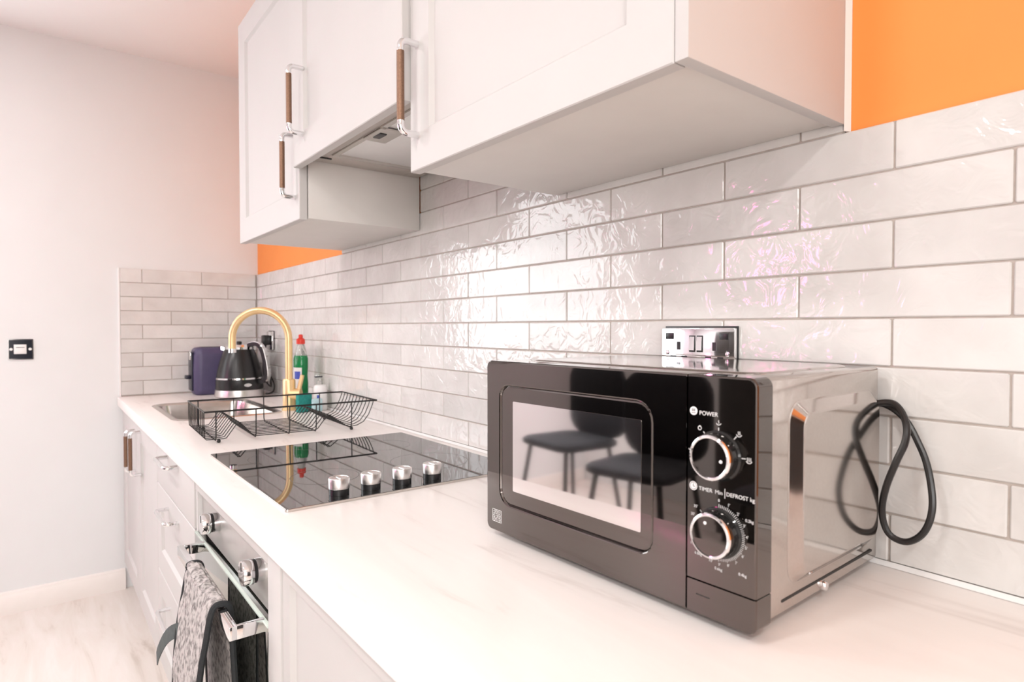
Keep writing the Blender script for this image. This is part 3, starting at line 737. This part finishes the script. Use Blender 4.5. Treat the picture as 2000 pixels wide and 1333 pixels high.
# plug and kettle lead
pg = empty('mains_plug', (.255, -.0128, 1.11), 'black plug with a looping lead in the socket behind the kettle', 'plug')
box('plug_body', .234, .276, -.046, -.0134, 1.120, 1.168, 'black_plastic', pg, .006)
MB().tube([(.255, -.032, 1.122), (.256, -.034, 1.100)], [.0075, .0045], 12).build('cable_grip', 'black_rubber', pg)
MB().tube(bez([(.256, -.034, 1.102), (.262, -.035, 1.06), (.280, -.032, 1.00), (.315, -.020, .965), (.345, -.018, .935), (.345, -.022, .905), (.31, -.030, .8925), (.30, -.045, .892)], 8), .0036, 8).build('cable', 'black_rubber', pg)
MB().tube(bez([(.246, -.034, 1.122), (.236, -.035, 1.06), (.215, -.030, 1.01), (.20, -.022, .97), (.235, -.018, .935), (.30, -.020, .925), (.335, -.030, .95), (.330, -.030, .985), (.29, -.026, .99)], 8), .0036, 8).build('cable', 'black_rubber', pg)

gx, gy = .875, -.070
gb = empty('detergent_bottle', (gx, gy, ZT), 'green washing-up liquid bottle with a red cap beside the tap', 'bottle')
L = lambda prof, name, m, par=gb, sx=1, sy=.8: MB().lathe(prof, (gx, gy, ZT), 'Z', 28, sx, sy).build(name, m, par)
L([(0, .0004), (.031, .0004), (.034, .006), (.034, .10), (.031, .13), (.034, .16), (.034, .195), (.030, .207), (0, .207)], 'filled_bottle', 'green_liquid')
L([(.0298, .2065), (.027, .220), (.018, .246), (.0145, .252), (0, .252)], 'clear_neck', 'clear_plastic')
cp_ = L([(0, .2522), (.0165, .2522), (.0165, .270), (.013, .274), (.0085, .276), (.0085, .287), (.006, .290), (0, .290)], 'cap', 'red_plastic', gb, 1, 1)
m_ = MB(); ang = [math.radians(-100+12*k) for k in range(8)]
P = lambda a, z, r=.0346: (gx+r*math.cos(a), gy+r*.8*math.sin(a), ZT+z)
for a, b_ in zip(ang, ang[1:]): m_.prism([P(a, .07), P(b_, .07), P(b_, .16), P(a, .16)], (0, -.0004, 0))
lb = m_.build('label_sticker', 'white_plastic', gb)
m_ = MB()
for a, b_ in zip(ang[2:6], ang[3:7]): m_.prism([P(a, .115, .0352), P(b_, .115, .0352), P(b_, .145, .0352), P(a, .145, .0352)], (0, -.0004, 0))
m_.build('label_print', 'blue_print', lb)

sx_, sy_ = .995, -.036
sb = empty('soap_dispenser', (sx_, sy_, ZT), 'small white pump soap bottle against the tiles beside the green bottle', 'bottle')
L = lambda prof, name, m: MB().lathe(prof, (sx_, sy_, ZT), 'Z', 24).build(name, m, sb)
L([(0, .0004), (.024, .0004), (.026, .004), (.026, .086), (.022, .096), (.011, .099), (0, .099)], 'bottle', 'white_plastic')
L([(0, .0992), (.011, .0992), (.011, .112), (.005, .113), (.004, .126), (0, .126)], 'collar', 'clear_plastic')
MB().box(sx_-.007, sx_+.007, sy_-.022, sy_+.007, ZT+.126, ZT+.1305, .0015).build('pump_head', 'navy', sb)
MB().box(sx_+.018, sx_+.0245, sy_-.021, sy_-.012, ZT+.035, ZT+.06, .001).build('label_print', 'blue_print', sb)
sp_ = MB().box(-.010, .010, -.032, .032, 0, .07, .006, 2).build('sponge', 'teal_foam'); sp_.location = (1.020, -.108, ZT+.0005); sp_.rotation_euler = (0, 0, math.radians(20)); tag(sp_, 'teal sponge standing on edge beside the green bottle', 'sponge')
sp_ = MB().box(-.008, .008, -.02, .02, 0, .05, .005, 2).build('sponge', 'pale_blue_foam'); sp_.location = (1.045, -.068, ZT+.0005); sp_.rotation_euler = (0, 0, math.radians(10)); tag(sp_, 'small pale blue sponge between the teal sponge and the soap bottle', 'sponge')

# ================================================================== OVEN GLOVE over the oven handle
ogl = empty('oven_glove', (2.04, -.645, .40), 'grey quilted oven glove with black binding hung over the oven handle', 'oven glove')
gp = bez([(-.619, .36), (-.620, .46), (-.623, .56), (-.628, .65), (-.6305, .695), (-.6345, .7145), (-.6445, .7195), (-.655, .7165), (-.662, .700), (-.669, .66), (-.679, .60), (-.686, .52), (-.690, .42), (-.690, .34)] if False else
         [(0, -.619, .36), (0, -.620, .46), (0, -.623, .56), (0, -.627, .65), (0, -.629, .695), (0, -.6335, .7145), (0, -.6445, .7195), (0, -.656, .7165), (0, -.663, .700), (0, -.670, .66), (0, -.680, .60), (0, -.687, .52), (0, -.690, .42), (0, -.690, .34)], 6)
GX0, GX1, NX = 1.925, 2.158, 26
def gx_at(j): return GX0+(GX1-GX0)*j/NX
m_ = MB(); bm = m_.bm; top, bot = [], []
for i, p in enumerate(gp):
    a = gp[max(0, i-1)]; b_ = gp[min(len(gp)-1, i+1)]; t = (b_-a).normalized(); nn = Vector((0, -t.z, t.y)).normalized()
    if i > len(gp)*.45 and nn.y > 0 or (i <= len(gp)*.2 and nn.y < 0): nn = -nn
    if .42*len(gp) < i < .55*len(gp) and nn.z < 0: nn = -nn
    rowt, rowb = [], []
    for j in range(NX+1):
        q = .0022*abs(math.sin((j/NX*5+i/len(gp)*9)*PI))*abs(math.sin((j/NX*5-i/len(gp)*9)*PI)) * 1.6
        base_ = Vector((gx_at(j), p.y, p.z)) - (Vector((0, .010, 0))*(1-j/NX) if i > len(gp)*.55 else Vector())*-.6
        rowt.append(bm.verts.new(base_+nn*(.0022+q))); rowb.append(bm.verts.new(base_-nn*.0022))
    top.append(rowt); bot.append(rowb)
for T, f_ in ((top, 1), (bot, -1)):
    for A, B in zip(T, T[1:]):
        for j in range(NX): bm.faces.new((A[j], A[j+1], B[j+1], B[j]))
for j in (0, NX):
    for i in range(len(gp)-1): bm.faces.new((top[i][j], top[i+1][j], bot[i+1][j], bot[i][j]))
for i in (0, len(gp)-1):
    for j in range(NX): bm.faces.new((top[i][j], top[i][j+1], bot[i][j+1], bot[i][j]))
m_.build('quilted_cloth', 'quilted_grey', ogl, smooth=80)
for x, s in ((GX1+.003, 0), (GX0-.003, .006)):
    MB().tube([(x, p.y+(s if i > len(gp)*.55 else 0), p.z) for i, p in enumerate(gp)], .0055, 8).build('edge_binding', 'black_binding', ogl)
# stitched seams across the fold
for k in range(1, 6):
    j = NX*k/6
# hanging loop of ribbon
rb = bez([(1.945, -.672, .600), (1.90, -.684, .578), (1.85, -.690, .545), (1.78, -.692, .490), (1.735, -.690, .455)], 6)
m_ = MB(); bm = m_.bm; rs = []
for p in rb: rs.append([bm.verts.new(p+Vector(o_)) for o_ in ((0, -.001, .014), (0, .001, .014), (.006, .001, -.014), (.006, -.001, -.014))])
for A, B in zip(rs, rs[1:]):
    for k in range(4): bm.faces.new((A[k], A[(k+1) % 4], B[(k+1) % 4], B[k]))
bm.faces.new(rs[0]); bm.faces.new(rs[-1]); m_.build('hanging_loop', 'grey_ribbon', ogl)

# ================================================================== ROOM BEYOND THE FRAME (seen in the reflections; cupboard added)
def make_stool(loc, rz, label):
    s = empty('bar_stool', loc, label, 'stool', rz, 'dark bar stools facing the kitchen')
    loft([rrect(-.19+i, .19-i, -.18+i, .18-i, .07, (lambda z: lambda u, v: (u, v, z))(z), 5) for i, z in ((.01, .630), (0, .638), (0, .655), (.01, .664), (.05, .668))]).build('seat', 'stool_fabric', s, True, smooth=60)
    loft([rrect(-.20+i, .20-i, .66+i, 1.02-i, .09-i*.5, (lambda y: lambda u, v: (u, y+.25*(u*u), v))(y), 5) for i, y in ((.02, -.215), (0, -.205), (0, -.175), (.02, -.165))]).build('backrest', 'stool_fabric', s, True, smooth=60)
    for x in (-1, 1):
        for y in (-1, 1): MB().tube([(x*.14, y*.13, .632), (x*.22, y*.21, .0)], .011, 10).build('leg', 'stool_metal', s, True)
    MB().tube([(-.195, -.185, .22), (.195, -.185, .22), (.195, .185, .22), (-.195, .185, .22)], .008, 8, closed=True).build('foot_rail', 'stool_metal', s, True)
make_stool((1.20, -1.95, 0), math.radians(8), 'dark bar stool nearest the window, seen reflected in the microwave door')
make_stool((1.80, -1.75, 0), math.radians(-6), 'dark bar stool second from the window, reflected in the microwave door')
make_stool((2.42, -1.78, 0), math.radians(4), 'dark bar stool third from the window, reflected by the microwave dials')
cb = empty('added_dark_cupboard', (2.2, -3.1, 0), 'added unseen charcoal cupboard that darkens the microwave front reflection', 'cupboard')  # unseen, added as a dark backdrop for the microwave front to mirror
box('body', 1.45, 3.05, -3.39, -2.92, .05, 2.1, 'charcoal_wood', cb, .003)
for x in (1.45, 1.985, 2.52):
    d = box('door', x+.003, x+.528, -2.919, -2.90, .10, 2.09, 'charcoal_wood', cb, .002)
    MB().tube([(x+.48, -2.899, 1.0), (x+.48, -2.875, 1.01), (x+.48, -2.875, 1.19), (x+.48, -2.899, 1.2)], .005, 8).build('handle', 'chrome', d)
box('plinth', 1.47, 3.03, -3.38, -2.95, 0, .05, 'black_gap', cb, .001)
# pink strip lamp on the wall: its glow shows in the glaze
nl = empty('neon_lamp', (.95, -3.38, 1.5), 'pink glowing wall lamp on the far side of the room', 'lamp')
box('back_plate', .78, 1.12, -3.398, -3.385, 1.28, 1.92, 'white_plastic', nl)
MB().tube([(.90, -3.37, 1.34), (1.00, -3.37, 1.34), (1.00, -3.37, 1.86), (.90, -3.37, 1.86)], .022, 10, closed=True).build('glow_tube', 'pink_glow', nl)
# round ceiling lights
for i, (x, y) in enumerate(((1.15, -1.65), (2.70, -1.70), (1.15, -2.7), (2.70, -2.7), (4.15, -1.30), (4.15, -2.5))):
    lab = ['round ceiling light above the sink end of the room', 'round ceiling light above the microwave end of the room', 'round ceiling light by the window side of the far wall', 'round ceiling light by the added charcoal cupboard', 'round ceiling light behind the camera on the tiled side', 'round ceiling light behind the camera by the far wall'][i]
    e = empty('ceiling_light', (x, y, CEIL-.03), lab, 'light', 0, 'round ceiling lights')
    MB().lathe([(.10, .0), (.13, 0), (.135, .029), (.10, .029)], (x, y, CEIL-.03), 'Z', 32).build('rim', 'white_plastic', e)
    MB().lathe([(0, .004), (.101, .004), (.101, .02), (0, .02)], (x, y, CEIL-.03), 'Z', 32).build('diffuser', 'lamp_glow', e)
    ld_ = bpy.data.lights.new('ceiling_lamp', 'AREA'); ld_.shape = 'DISK'; ld_.size = .19; ld_.energy = 14; ld_.color = (1, .985, .96)
    lo_ = bpy.data.objects.new('ceiling_lamp', ld_); COL.objects.link(lo_); lo_.location = (x, y, CEIL-.034)
